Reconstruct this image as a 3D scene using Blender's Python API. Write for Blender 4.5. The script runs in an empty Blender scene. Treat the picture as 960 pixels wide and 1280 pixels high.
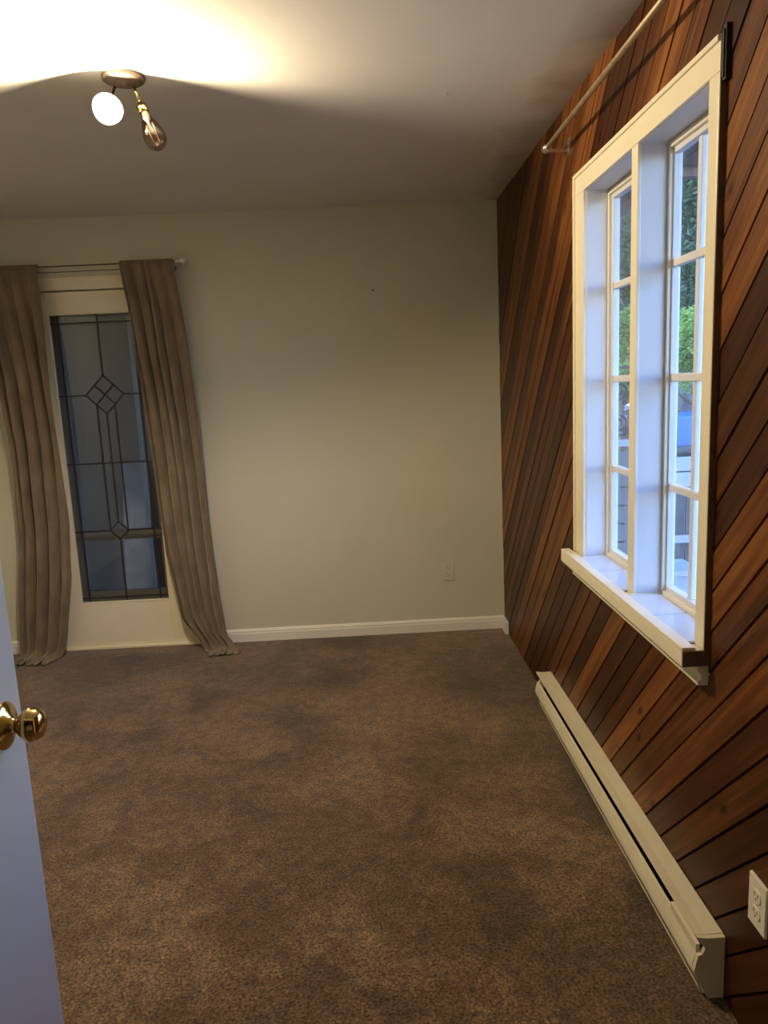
import bpy, bmesh, math, random
from mathutils import Vector, Matrix
from math import sin, cos, pi, radians, sqrt

random.seed(7)
scene = bpy.context.scene
COL = scene.collection

# ------------------------------------------------------------------ camera
CAM_H = 1.483
cam_data = bpy.data.cameras.new('camera')
cam = bpy.data.objects.new('camera', cam_data)
COL.objects.link(cam)
right = Vector((0.99850519, -0.02966355, -0.04590697))
down = Vector((-0.05028704, -0.16950598, -0.98424536))
fwd = Vector((0.0214147, 0.98508263, -0.1707443))
m = Matrix((right, -down, -fwd)).transposed().to_4x4()
m.translation = Vector((0, 0, CAM_H))
cam.matrix_world = m
cam_data.sensor_fit = 'VERTICAL'
cam_data.sensor_height = 36
cam_data.lens = 26.1517
cam_data.clip_start = 0.02
scene.camera = cam

# ------------------------------------------------------------------ world, sun, exposure
world = bpy.data.worlds.new('world')
scene.world = world
world.use_nodes = True
wn = world.node_tree
wn.nodes.clear()
wo = wn.nodes.new('ShaderNodeOutputWorld')
wb = wn.nodes.new('ShaderNodeBackground')
sky = wn.nodes.new('ShaderNodeTexSky')
sky.sky_type = 'NISHITA'
sky.sun_disc = False
sky.sun_elevation = radians(48)
sky.sun_rotation = radians(205)
sky.air_density = 1.1
sky.dust_density = 0.2
sky.ozone_density = 4.0
wb.inputs['Strength'].default_value = 1.55
tint = wn.nodes.new('ShaderNodeMix'); tint.data_type = 'RGBA'; tint.blend_type = 'MULTIPLY'; tint.inputs[0].default_value = 1.0
tint.inputs[7].default_value = (0.76, 0.90, 1.20, 1)   # the photograph is balanced between lamp and daylight
wn.links.new(sky.outputs[0], tint.inputs[6])
wn.links.new(tint.outputs[2], wb.inputs['Color'])
wn.links.new(wb.outputs[0], wo.inputs['Surface'])

sun_data = bpy.data.lights.new('sun', 'SUN')
sun_data.energy = 1.8
sun_data.angle = radians(3)
sun_data.color = (1.0, 0.95, 0.88)
sun = bpy.data.objects.new('sun', sun_data)
COL.objects.link(sun)
sun.rotation_euler = Vector((0.42, 0.62, -0.86)).to_track_quat('-Z', 'Y').to_euler()

vs = scene.view_settings
vs.view_transform = 'Standard'
vs.look = 'None'
vs.gamma = 1.0
vs.use_curve_mapping = False
vs.exposure = 0.0
LAMP_WATTS = 98.0
LSIGN = -1

# ------------------------------------------------------------------ helpers
def tag(o, label=None, cat=None, group=None, kind=None):
    if label: o['label'] = label
    if cat: o['category'] = cat
    if group: o['group'] = group
    if kind: o['kind'] = kind
    return o

def empty(name, loc):
    o = bpy.data.objects.new(name, None)
    COL.objects.link(o)
    o.location = loc
    o.empty_display_size = 0.05
    return o

def world_loc(o):
    v = Vector(o.location)
    while o.parent:
        o = o.parent
        v += Vector(o.location)
    return v

class MB:
    """collects polygons in world coordinates; build() links them as one mesh object"""
    def __init__(self):
        self.v = []; self.f = []; self.smooth = []
    def poly(self, pts, smooth=False):
        i = len(self.v)
        self.v += [Vector(p) for p in pts]
        self.f.append(list(range(i, i + len(pts)))); self.smooth.append(smooth)
        return self
    def grid(self, rows, smooth=True, closed=False):
        i = len(self.v); n = len(rows[0])
        for r in rows: self.v += [Vector(p) for p in r]
        for a in range(len(rows) - 1):
            for b in range(n if closed else n - 1):
                c = (b + 1) % n
                self.f.append([i + a*n + b, i + a*n + c, i + (a+1)*n + c, i + (a+1)*n + b]); self.smooth.append(smooth)
        return self
    def box(self, x0, x1, y0, y1, z0, z1, b=0.0):
        bm = bmesh.new()
        bmesh.ops.create_cube(bm, size=1)
        for v in bm.verts:
            v.co = Vector(((x0+x1)/2 + v.co.x*(x1-x0), (y0+y1)/2 + v.co.y*(y1-y0), (z0+z1)/2 + v.co.z*(z1-z0)))
        if b > 0:
            bmesh.ops.bevel(bm, geom=bm.edges[:], offset=b, segments=2, profile=0.6, affect='EDGES')
        self.add_bm(bm); bm.free()
        return self
    def add_bm(self, bm, mat=None, smooth=False):
        i = len(self.v)
        bm.verts.index_update()
        for v in bm.verts: self.v.append((mat @ v.co) if mat else v.co.copy())
        for f in bm.faces: self.f.append([i + v.index for v in f.verts]); self.smooth.append(smooth)
        return self
    def tube(self, pts, r, n=10, cap=True):
        """tube through pts, radius r (number or list)"""
        pts = [Vector(p) for p in pts]
        rs = r if isinstance(r, (list, tuple)) else [r]*len(pts)
        rows = []
        prev = None
        for k, p in enumerate(pts):
            a = pts[max(k-1, 0)]; b = pts[min(k+1, len(pts)-1)]
            t = (b - a).normalized()
            ref = prev if prev is not None else (Vector((0, 0, 1)) if abs(t.z) < 0.9 else Vector((1, 0, 0)))
            u = (ref - t*ref.dot(t)).normalized(); w = t.cross(u); prev = u
            rows.append([p + (u*cos(2*pi*j/n) + w*sin(2*pi*j/n))*rs[k] for j in range(n)])
        self.grid(rows, True, True)
        if cap:
            self.poly(rows[0][::-1]); self.poly(rows[-1])
        return self
    def lathe(self, base, axis, prof, n=24):
        """prof: list of (radius, distance along axis)"""
        base = Vector(base); t = Vector(axis).normalized()
        ref = Vector((0, 0, 1)) if abs(t.z) < 0.9 else Vector((1, 0, 0))
        u = (ref - t*ref.dot(t)).normalized(); w = t.cross(u)
        rows = [[base + t*d + (u*cos(2*pi*j/n) + w*sin(2*pi*j/n))*max(r, 1e-5) for j in range(n)] for r, d in prof]
        self.grid(rows, True, True)
        return self
    def prism(self, pts2, axis, a0, a1):
        """extrude polygon pts2 along axis ('x','y','z')"""
        def P(p, a):
            return {'x': (a, p[0], p[1]), 'y': (p[0], a, p[1]), 'z': (p[0], p[1], a)}[axis]
        n = len(pts2)
        A = [P(p, a0) for p in pts2]; B = [P(p, a1) for p in pts2]
        self.poly(A); self.poly(B[::-1])
        for k in range(n):
            self.poly([A[k], B[k], B[(k+1) % n], A[(k+1) % n]])
        return self
    def build(self, name, mat, parent=None, origin=None, weld=True):
        if origin is None:
            xs = [v.x for v in self.v]; ys = [v.y for v in self.v]; zs = [v.z for v in self.v]
            origin = Vector(((min(xs)+max(xs))/2, (min(ys)+max(ys))/2, min(zs)))
        origin = Vector(origin)
        me = bpy.data.meshes.new(name)
        me.from_pydata([v - origin for v in self.v], [], self.f)
        me.polygons.foreach_set('use_smooth', self.smooth)
        if weld:
            bm = bmesh.new(); bm.from_mesh(me)
            bmesh.ops.remove_doubles(bm, verts=bm.verts, dist=1e-5)
            bmesh.ops.recalc_face_normals(bm, faces=bm.faces)
            bm.to_mesh(me); bm.free()
        me.update()
        o = bpy.data.objects.new(name, me)
        COL.objects.link(o)
        if mat: me.materials.append(mat)
        if parent:
            o.parent = parent
            o.location = origin - world_loc(parent)
        else:
            o.location = origin
        return o

def new_mat(name):
    mt = bpy.data.materials.new(name); mt.use_nodes = True
    nt = mt.node_tree
    return mt, nt, nt.nodes, nt.links, nt.nodes['Principled BSDF']

def simple(name, col, rough=0.6, metal=0.0, var=0.06, scale=12.0, bump=0.0, bscale=60.0, spec=0.5):
    mt, nt, N, L, P = new_mat(name)
    P.inputs['Roughness'].default_value = rough
    P.inputs['Metallic'].default_value = metal
    P.inputs['Specular IOR Level'].default_value = spec
    tc = N.new('ShaderNodeTexCoord')
    nz = N.new('ShaderNodeTexNoise'); nz.inputs['Scale'].default_value = scale; nz.inputs['Detail'].default_value = 4
    L.new(tc.outputs['Object'], nz.inputs['Vector'])
    cr = N.new('ShaderNodeValToRGB')
    cr.color_ramp.elements[0].position = 0.3; cr.color_ramp.elements[1].position = 0.7
    cr.color_ramp.elements[0].color = tuple(c*(1-var) for c in col) + (1,)
    cr.color_ramp.elements[1].color = tuple(min(1, c*(1+var)) for c in col) + (1,)
    L.new(nz.outputs['Fac'], cr.inputs['Fac']); L.new(cr.outputs['Color'], P.inputs['Base Color'])
    if bump > 0:
        n2 = N.new('ShaderNodeTexNoise'); n2.inputs['Scale'].default_value = bscale; n2.inputs['Detail'].default_value = 5
        L.new(tc.outputs['Object'], n2.inputs['Vector'])
        bp = N.new('ShaderNodeBump'); bp.inputs['Strength'].default_value = bump; bp.inputs['Distance'].default_value = 0.004
        L.new(n2.outputs['Fac'], bp.inputs['Height']); L.new(bp.outputs['Normal'], P.inputs['Normal'])
    return mt

def glass(name, tint=(0.97, 0.98, 0.98), ior=1.45, rough=0.0, wavy=0.0):
    mt, nt, N, L, P = new_mat(name)
    N.remove(P)
    out = N['Material Output']
    tr = N.new('ShaderNodeBsdfTransparent'); tr.inputs['Color'].default_value = tint + (1,)
    gl = N.new('ShaderNodeBsdfGlossy'); gl.inputs['Roughness'].default_value = rough
    # Schlick reflectance, the same from both sides of the sheet
    r0 = ((ior-1)/(ior+1))**2
    fr = N.new('ShaderNodeLayerWeight'); fr.inputs['Blend'].default_value = 0.5
    pw = N.new('ShaderNodeMath'); pw.operation = 'POWER'; pw.inputs[1].default_value = 5.0
    ma = N.new('ShaderNodeMath'); ma.operation = 'MULTIPLY_ADD'; ma.inputs[1].default_value = 1-r0; ma.inputs[2].default_value = r0
    L.new(fr.outputs['Facing'], pw.inputs[0]); L.new(pw.outputs[0], ma.inputs[0])
    mx = N.new('ShaderNodeMixShader')
    L.new(ma.outputs[0], mx.inputs[0]); L.new(tr.outputs[0], mx.inputs[1]); L.new(gl.outputs[0], mx.inputs[2])
    L.new(mx.outputs[0], out.inputs['Surface'])
    if wavy > 0:
        tc = N.new('ShaderNodeTexCoord'); nz = N.new('ShaderNodeTexNoise'); nz.inputs['Scale'].default_value = 9; nz.inputs['Detail'].default_value = 2
        L.new(tc.outputs['Object'], nz.inputs['Vector'])
        bp = N.new('ShaderNodeBump'); bp.inputs['Strength'].default_value = wavy; bp.inputs['Distance'].default_value = 0.01
        L.new(nz.outputs['Fac'], bp.inputs['Height']); L.new(bp.outputs['Normal'], gl.inputs['Normal']); L.new(bp.outputs['Normal'], fr.inputs['Normal'])
    return mt

# ------------------------------------------------------------------ materials
def wood_mat():
    mt, nt, N, L, P = new_mat('stained_cedar')
    tc = N.new('ShaderNodeTexCoord'); oi = N.new('ShaderNodeObjectInfo')
    # coordinates along (u) and across (v) the 45 degree boards; geometry position so all pieces share a frame
    ge = N.new('ShaderNodeNewGeometry')
    mp = N.new('ShaderNodeMapping'); mp.vector_type = 'POINT'
    mp.inputs['Rotation'].default_value = (radians(45), 0, 0)
    L.new(ge.outputs['Position'], mp.inputs['Vector'])
    off = N.new('ShaderNodeVectorMath'); off.operation = 'SCALE'; off.inputs[0].default_value = (7.3, 11.1, 5.7)
    L.new(oi.outputs['Random'], off.inputs['Scale'])
    ad = N.new('ShaderNodeVectorMath'); ad.operation = 'ADD'
    L.new(mp.outputs['Vector'], ad.inputs[0]); L.new(off.outputs['Vector'], ad.inputs[1])
    def stretch(s):
        q = N.new('ShaderNodeMapping'); q.inputs['Scale'].default_value = s
        L.new(ad.outputs['Vector'], q.inputs['Vector']); return q
    # after the rotation one of y/z runs along the grain
    g1 = N.new('ShaderNodeTexNoise'); g1.inputs['Scale'].default_value = 1.0; g1.inputs['Detail'].default_value = 6; g1.inputs['Distortion'].default_value = 0.6
    L.new(stretch((40, GR_Y*1.0, GR_Z*1.0)).outputs['Vector'], g1.inputs['Vector'])
    g2 = N.new('ShaderNodeTexNoise'); g2.inputs['Scale'].default_value = 1.0; g2.inputs['Detail'].default_value = 3
    L.new(stretch((3, GR_Y2, GR_Z2)).outputs['Vector'], g2.inputs['Vector'])
    # per board tone
    tone = N.new('ShaderNodeMath'); tone.operation = 'MULTIPLY_ADD'; tone.inputs[1].default_value = 0.44; tone.inputs[2].default_value = -0.24
    L.new(oi.outputs['Random'], tone.inputs[0])
    s1 = N.new('ShaderNodeMath'); s1.operation = 'MULTIPLY_ADD'; s1.inputs[1].default_value = 0.72
    L.new(g1.outputs['Fac'], s1.inputs[0])
    s2 = N.new('ShaderNodeMath'); s2.operation = 'MULTIPLY'; s2.inputs[1].default_value = 0.34
    L.new(g2.outputs['Fac'], s2.inputs[0]); L.new(s2.outputs[0], s1.inputs[2])
    s3 = N.new('ShaderNodeMath'); s3.operation = 'ADD'
    L.new(s1.outputs[0], s3.inputs[0]); L.new(tone.outputs[0], s3.inputs[1])
    cr = N.new('ShaderNodeValToRGB')
    e = cr.color_ramp.elements
    e[0].position = 0.22; e[0].color = (0.030, 0.009, 0.003, 1)
    e[1].position = 0.86; e[1].color = (0.27, 0.102, 0.026, 1)
    x = e.new(0.45); x.color = (0.060, 0.0185, 0.0045, 1)
    x = e.new(0.62); x.color = (0.130, 0.044, 0.0105, 1)
    L.new(s3.outputs[0], cr.inputs['Fac'])
    # knots
    vo = N.new('ShaderNodeTexVoronoi'); vo.inputs['Scale'].default_value = 1.0; vo.inputs['Randomness'].default_value = 1.0
    vo.voronoi_dimensions = '2D'
    ks = N.new('ShaderNodeSeparateXYZ'); L.new(stretch((1, KN_Y, KN_Z)).outputs['Vector'], ks.inputs[0])
    kc = N.new('ShaderNodeCombineXYZ'); L.new(ks.outputs['Y'], kc.inputs['X']); L.new(ks.outputs['Z'], kc.inputs['Y'])
    L.new(kc.outputs[0], vo.inputs['Vector'])
    kr = N.new('ShaderNodeValToRGB'); kr.color_ramp.elements[0].position = 0.018; kr.color_ramp.elements[1].position = 0.065
    kr.color_ramp.elements[0].color = (0.20, 0.16, 0.13, 1); kr.color_ramp.elements[1].color = (1, 1, 1, 1)
    L.new(vo.outputs['Distance'], kr.inputs['Fac'])
    mu = N.new('ShaderNodeMix'); mu.data_type = 'RGBA'; mu.blend_type = 'MULTIPLY'; mu.inputs[0].default_value = 1.0
    L.new(cr.outputs['Color'], mu.inputs[6]); L.new(kr.outputs['Color'], mu.inputs[7])
    L.new(mu.outputs[2], P.inputs['Base Color'])
    P.inputs['Roughness'].default_value = 0.42
    P.inputs['Specular IOR Level'].default_value = 0.2
    bp = N.new('ShaderNodeBump'); bp.inputs['Strength'].default_value = 0.15; bp.inputs['Distance'].default_value = 0.002
    L.new(g1.outputs['Fac'], bp.inputs['Height']); L.new(bp.outputs['Normal'], P.inputs['Normal'])
    return mt
# boards run along direction y = -z (z + y constant across); rotating by 45 deg about x puts (0,1,-1) on +y or -z
_t = Matrix.Rotation(radians(45), 3, 'X') @ Vector((0, 1, -1)).normalized()
along_y = abs(_t.y) > abs(_t.z)
GR_Y, GR_Z = (2.2, 62.0) if along_y else (62.0, 2.2)
GR_Y2, GR_Z2 = (1.6, 16.0) if along_y else (16.0, 1.6)
KN_Y, KN_Z = (2.0, 4.4) if along_y else (4.4, 2.0)

def carpet_mat():
    mt, nt, N, L, P = new_mat('brown_carpet')
    tc = N.new('ShaderNodeTexCoord')
    def noise(s, d=4, dist=0.0):
        n = N.new('ShaderNodeTexNoise'); n.inputs['Scale'].default_value = s; n.inputs['Detail'].default_value = d; n.inputs['Distortion'].default_value = dist
        L.new(tc.outputs['Object'], n.inputs['Vector']); return n
    fine = noise(130, 4); mid = noise(26, 8); big = noise(1.7, 9, 0.3); big2 = noise(2.6, 10, 0.4)
    def ramp(n, p0, c0, p1, c1):
        r = N.new('ShaderNodeValToRGB'); r.color_ramp.elements[0].position = p0; r.color_ramp.elements[1].position = p1
        r.color_ramp.elements[0].color = c0 + (1,); r.color_ramp.elements[1].color = c1 + (1,)
        L.new(n.outputs['Fac'], r.inputs['Fac']); return r
    base = ramp(fine, 0.32, (0.045, 0.026, 0.013), 0.68, (0.270, 0.178, 0.104))
    worn = ramp(big, 0.42, (0.66, 0.64, 0.60), 0.58, (1.10, 1.08, 1.08))
    stain = ramp(big2, 0.38, (0.62, 0.60, 0.56), 0.47, (1, 1, 1))
    midr = ramp(mid, 0.34, (0.70, 0.69, 0.68), 0.66, (1.20, 1.18, 1.16))
    def mul(a, b):
        x = N.new('ShaderNodeMix'); x.data_type = 'RGBA'; x.blend_type = 'MULTIPLY'; x.inputs[0].default_value = 1.0
        L.new(a, x.inputs[6]); L.new(b, x.inputs[7]); return x.outputs[2]
    speck = ramp(noise(330, 2), 0.36, (0.55, 0.54, 0.53), 0.64, (1.35, 1.34, 1.32))
    c = mul(mul(mul(mul(base.outputs['Color'], worn.outputs['Color']), stain.outputs['Color']), midr.outputs['Color']), speck.outputs['Color'])
    L.new(c, P.inputs['Base Color'])
    P.inputs['Roughness'].default_value = 0.95
    P.inputs['Specular IOR Level'].default_value = 0.1
    P.inputs['Sheen Weight'].default_value = 0.35
    P.inputs['Sheen Roughness'].default_value = 0.5
    ad = N.new('ShaderNodeMath'); ad.operation = 'ADD'
    L.new(fine.outputs['Fac'], ad.inputs[0]); L.new(mid.outputs['Fac'], ad.inputs[1])
    bp = N.new('ShaderNodeBump'); bp.inputs['Strength'].default_value = 0.8; bp.inputs['Distance'].default_value = 0.004
    L.new(ad.outputs[0], bp.inputs['Height']); L.new(bp.outputs['Normal'], P.inputs['Normal'])
    return mt

def curtain_mat():
    mt, nt, N, L, P = new_mat('taupe_velvet')
    tc = N.new('ShaderNodeTexCoord')
    mp = N.new('ShaderNodeMapping'); mp.inputs['Scale'].default_value = (1, 1, 0.6); L.new(tc.outputs['Object'], mp.inputs['Vector'])
    n1 = N.new('ShaderNodeTexNoise'); n1.inputs['Scale'].default_value = 9; n1.inputs['Detail'].default_value = 7
    n2 = N.new('ShaderNodeTexNoise'); n2.inputs['Scale'].default_value = 120; n2.inputs['Detail'].default_value = 2
    L.new(mp.outputs['Vector'], n1.inputs['Vector']); L.new(tc.outputs['Object'], n2.inputs['Vector'])
    r = N.new('ShaderNodeValToRGB'); r.color_ramp.elements[0].position = 0.3; r.color_ramp.elements[1].position = 0.7
    r.color_ramp.elements[0].color = (0.145, 0.106, 0.068, 1); r.color_ramp.elements[1].color = (0.235, 0.180, 0.118, 1)
    L.new(n1.outputs['Fac'], r.inputs['Fac']); L.new(r.outputs['Color'], P.inputs['Base Color'])
    P.inputs['Roughness'].default_value = 0.85; P.inputs['Specular IOR Level'].default_value = 0.2
    P.inputs['Sheen Weight'].default_value = 0.4
    bp = N.new('ShaderNodeBump'); bp.inputs['Strength'].default_value = 0.25; bp.inputs['Distance'].default_value = 0.002
    L.new(n2.outputs['Fac'], bp.inputs['Height']); L.new(bp.outputs['Normal'], P.inputs['Normal'])
    return mt

def bulb_glow_mat():
    mt, nt, N, L, P = new_mat('lit_bulb_glass'); N.remove(P)
    em = N.new('ShaderNodeEmission'); em.inputs['Color'].default_value = (1.0, 0.86, 0.58, 1); em.inputs['Strength'].default_value = 6
    tr = N.new('ShaderNodeBsdfTransparent'); ad = N.new('ShaderNodeAddShader')
    L.new(em.outputs[0], ad.inputs[0]); L.new(tr.outputs[0], ad.inputs[1]); L.new(ad.outputs[0], N['Material Output'].inputs['Surface'])
    return mt

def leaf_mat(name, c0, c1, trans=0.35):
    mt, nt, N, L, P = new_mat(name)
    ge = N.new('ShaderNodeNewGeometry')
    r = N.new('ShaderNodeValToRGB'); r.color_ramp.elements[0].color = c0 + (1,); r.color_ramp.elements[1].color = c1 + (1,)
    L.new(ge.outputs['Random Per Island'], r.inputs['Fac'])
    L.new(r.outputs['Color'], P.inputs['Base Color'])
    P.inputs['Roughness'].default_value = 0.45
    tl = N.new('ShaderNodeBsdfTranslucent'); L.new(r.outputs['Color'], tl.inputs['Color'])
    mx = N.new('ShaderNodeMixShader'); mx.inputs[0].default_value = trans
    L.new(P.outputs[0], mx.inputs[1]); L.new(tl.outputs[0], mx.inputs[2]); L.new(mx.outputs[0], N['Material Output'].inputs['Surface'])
    return mt

M = {}
M['wall'] = simple('sage_wall_paint', (0.60, 0.595, 0.49), 0.75, var=0.025, scale=2.0, bump=0.06, bscale=90)
M['ceiling'] = simple('ceiling_paint', (0.76, 0.74, 0.72), 0.85, var=0.03, scale=2.5, bump=0.12, bscale=25)
def ceiling_mat():
    mt = simple('ceiling_paint', (0.74, 0.72, 0.70), 0.85, var=0.03, scale=2.5, bump=0.12, bscale=25)
    nt = mt.node_tree; N = nt.nodes; L = nt.links; P = N['Principled BSDF']
    src = P.inputs['Base Color'].links[0].from_socket
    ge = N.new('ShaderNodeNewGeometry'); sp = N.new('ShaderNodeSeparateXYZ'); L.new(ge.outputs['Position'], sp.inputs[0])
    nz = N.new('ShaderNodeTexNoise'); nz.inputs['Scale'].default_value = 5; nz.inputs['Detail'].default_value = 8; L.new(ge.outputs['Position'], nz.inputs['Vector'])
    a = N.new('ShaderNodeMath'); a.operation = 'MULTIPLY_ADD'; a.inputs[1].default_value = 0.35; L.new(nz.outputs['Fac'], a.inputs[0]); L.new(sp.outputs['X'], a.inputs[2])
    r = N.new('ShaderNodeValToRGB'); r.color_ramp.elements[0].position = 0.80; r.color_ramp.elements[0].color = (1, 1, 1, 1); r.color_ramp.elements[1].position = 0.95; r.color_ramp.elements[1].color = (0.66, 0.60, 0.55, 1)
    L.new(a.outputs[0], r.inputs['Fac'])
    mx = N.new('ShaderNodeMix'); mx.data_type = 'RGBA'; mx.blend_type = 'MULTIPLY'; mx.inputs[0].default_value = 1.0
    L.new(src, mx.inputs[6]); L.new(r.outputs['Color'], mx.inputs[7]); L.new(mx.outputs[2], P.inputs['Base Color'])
    return mt
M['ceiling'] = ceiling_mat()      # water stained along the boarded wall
M['cream'] = simple('cream_gloss_paint', (0.80, 0.74, 0.58), 0.38, var=0.03, scale=8, bump=0.04, bscale=40)
M['white'] = simple('white_gloss_paint', (0.80, 0.79, 0.76), 0.35, var=0.02, scale=6)
M['doorwhite'] = simple('white_door_paint', (0.88, 0.81, 0.74), 0.4, var=0.015, scale=4)
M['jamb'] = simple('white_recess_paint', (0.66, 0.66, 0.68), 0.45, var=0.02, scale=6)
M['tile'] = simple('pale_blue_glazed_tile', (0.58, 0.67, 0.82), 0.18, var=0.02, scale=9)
M['grout'] = simple('grout', (0.26, 0.24, 0.22), 0.9, var=0.1, scale=40)
M['wood'] = wood_mat()
M['darkwood'] = simple('dark_brown_edge', (0.13, 0.070, 0.035), 0.5, var=0.3, scale=30)
M['backing'] = simple('dark_backing_board', (0.03, 0.013, 0.007), 0.9, var=0.2)
M['carpet'] = carpet_mat()
M['curtain'] = curtain_mat()
M['heater'] = simple('heater_cream_enamel', (0.74, 0.68, 0.52), 0.35, var=0.03, scale=14)
M['heaterdark'] = simple('heater_inner_dark', (0.03, 0.028, 0.025), 0.6, var=0.2)
M['brass'] = simple('polished_brass', (0.72, 0.54, 0.22), 0.14, metal=1.0, var=0.05, scale=20)
M['bronze'] = simple('aged_bronze', (0.085, 0.062, 0.046), 0.6, metal=0.3, var=0.2, scale=25)
M['chrome'] = simple('chrome', (0.88, 0.87, 0.84), 0.28, metal=1.0, var=0.03)
M['dullmetal'] = simple('dull_rod_metal', (0.36, 0.27, 0.17), 0.55, metal=0.7, var=0.15, scale=20)
M['blackmetal'] = simple('black_iron', (0.02, 0.02, 0.02), 0.5, metal=0.5, var=0.2)
M['lead'] = simple('lead_came', (0.028, 0.03, 0.032), 0.55, metal=0.3, var=0.2)
M['glass'] = glass('window_glass', (0.97, 0.98, 0.98))
M['leadglass'] = glass('leaded_glass', (0.82, 0.81, 0.79), ior=1.5, rough=0.02, wavy=0.05)
M['amberglass'] = glass('amber_bulb_glass', (0.66, 0.58, 0.50), ior=1.5)
M['glow'] = bulb_glow_mat()
M['filament'] = simple('filament', (0.12, 0.08, 0.05), 0.5, metal=0.6)
M['plastic'] = simple('white_outlet_plastic', (0.82, 0.78, 0.66), 0.35, var=0.02)
M['paintplate'] = simple('painted_outlet_plate', (0.63, 0.62, 0.51), 0.6, var=0.03)
M['slot'] = simple('dark_slot', (0.02, 0.018, 0.015), 0.7, var=0.1)
M['bulbbase'] = simple('bulb_base_ceramic', (0.75, 0.72, 0.66), 0.5, var=0.03)
M['storm'] = simple('grey_storm_door', (0.26, 0.27, 0.29), 0.5, var=0.06)
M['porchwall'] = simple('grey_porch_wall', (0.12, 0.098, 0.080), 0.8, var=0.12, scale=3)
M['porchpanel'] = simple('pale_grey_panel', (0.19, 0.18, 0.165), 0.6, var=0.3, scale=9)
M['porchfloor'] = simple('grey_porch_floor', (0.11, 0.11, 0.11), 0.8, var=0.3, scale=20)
M['ground'] = simple('gravel_ground', (0.13, 0.125, 0.12), 0.9, var=0.5, scale=45, bump=0.8, bscale=60)
M['soffit'] = simple('brown_soffit_board', (0.22, 0.14, 0.11), 0.7, var=0.2, scale=15)
M['whiteboard'] = simple('weathered_white_board', (0.32, 0.32, 0.33), 0.6, var=0.12, scale=10)
M['greyboard'] = simple('weathered_grey_board', (0.13, 0.125, 0.12), 0.8, var=0.25, scale=14)
M['darkboard'] = simple('dark_fence_board', (0.075, 0.062, 0.055), 0.8, var=0.3, scale=14)
M['blue'] = simple('blue_tarpaulin', (0.025, 0.10, 0.40), 0.4, var=0.08, scale=4)
M['bark'] = simple('bark', (0.09, 0.06, 0.04), 0.9, var=0.4, scale=30, bump=0.6)
M['rock'] = simple('dark_rock', (0.10, 0.09, 0.085), 0.9, var=0.5, scale=9, bump=0.8, bscale=14)
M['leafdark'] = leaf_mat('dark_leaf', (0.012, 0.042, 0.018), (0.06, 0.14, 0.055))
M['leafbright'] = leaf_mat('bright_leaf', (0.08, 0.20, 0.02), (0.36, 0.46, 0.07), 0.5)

# ------------------------------------------------------------------ room dimensions
XR = 0.788      # face of the boarded wall
XL = -2.35
YB = 4.28
YF = 0.30       # room side of the wall with the doorway
H = 2.44
TH = 0.11
BK = 0.800      # backing behind the boards
WO = 0.889      # outer face of the boarded wall
WY0, WY1, WZ0, WZ1 = 1.70, 2.615, 0.815, 2.087   # window opening
DX0, DX1, DZ1 = -1.845, -1.075, 2.062            # glass door opening in back wall
EX0, EX1, EZ1 = -0.615, 0.275, 2.04              # doorway by the camera

def struct(mb, name, mat, parent=None, label=None):
    o = mb.build(name, mat, parent)
    if not parent: o['kind'] = 'structure'
    if label: o['label'] = label
    return o

struct(MB().box(XL-TH, WO, YF-2.0, YB+TH, -0.06, 0.0), 'floor', M['carpet'], label='worn brown cut pile carpet with darker stains')
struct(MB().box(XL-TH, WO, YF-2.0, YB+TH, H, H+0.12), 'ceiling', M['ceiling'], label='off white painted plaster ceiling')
b = MB()
b.box(XL-TH, DX0, YB, YB+TH, 0, H).box(DX1, WO, YB, YB+TH, 0, H).box(DX0, DX1, YB, YB+TH, DZ1, H)
struct(b, 'wall_back', M['wall'], label='sage grey painted wall with the leaded glass door')
struct(MB().box(XL-TH, XL, YF-2.0, YB, 0, H), 'wall_left', M['wall'], label='sage grey painted side wall')
b = MB()
b.box(XL, EX0, YF-TH, YF, 0, H).box(EX1, XR+0.012, YF-TH, YF, 0, H).box(EX0, EX1, YF-TH, YF, EZ1, H)
struct(b, 'wall_front', M['wall'], label='sage grey painted wall with the open doorway')
struct(MB().box(XL, BK, YF-2.0-TH, YF-2.0, 0, H), 'wall_hall', M['wall'], label='pale hallway wall')
b = MB()
b.box(BK, WO, YF-2.0, WY0, 0, H).box(BK, WO, WY1, YB, 0, H).box(BK, WO, WY0, WY1, 0, WZ0).box(BK, WO, WY0, WY1, WZ1, H)
wall_right = struct(b, 'wall_right', M['backing'], label='wall clad in diagonal dark red stained cedar boards')

# ------------------------------------------------------------------ diagonal boards
def clip(poly, f):
    """keep the side where f(p) >= 0; f is linear"""
    out = []
    for i in range(len(poly)):
        p, q = poly[i], poly[(i+1) % len(poly)]
        a, c = f(p), f(q)
        if a >= 0: out.append(p)
        if (a >= 0) != (c >= 0):
            t = a/(a-c)
            out.append((p[0]+(q[0]-p[0])*t, p[1]+(q[1]-p[1])*t))
    return out
HY0, HY1, HZ0, HZ1 = WY0-0.02, WY1+0.02, WZ0-0.01, WZ1+0.02   # hole edge hidden under the casing
regions = [(YF, HY0, 0, H), (HY1, YB, 0, H), (HY0, HY1, 0, HZ0), (HY0, HY1, HZ1, H)]
known = [1.862, 1.972, 2.086, 2.196, 2.308, 2.420, 2.615, 2.712, 2.815, 2.922, 3.047, 3.160, 3.280]
cs = known[:]
rb = random.Random(3)
while cs[0] > YF: cs.insert(0, cs[0] - 0.112 - rb.uniform(-0.006, 0.006))
while cs[-1] < YB + H: cs.append(cs[-1] + 0.114 + rb.uniform(-0.008, 0.008))
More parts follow.
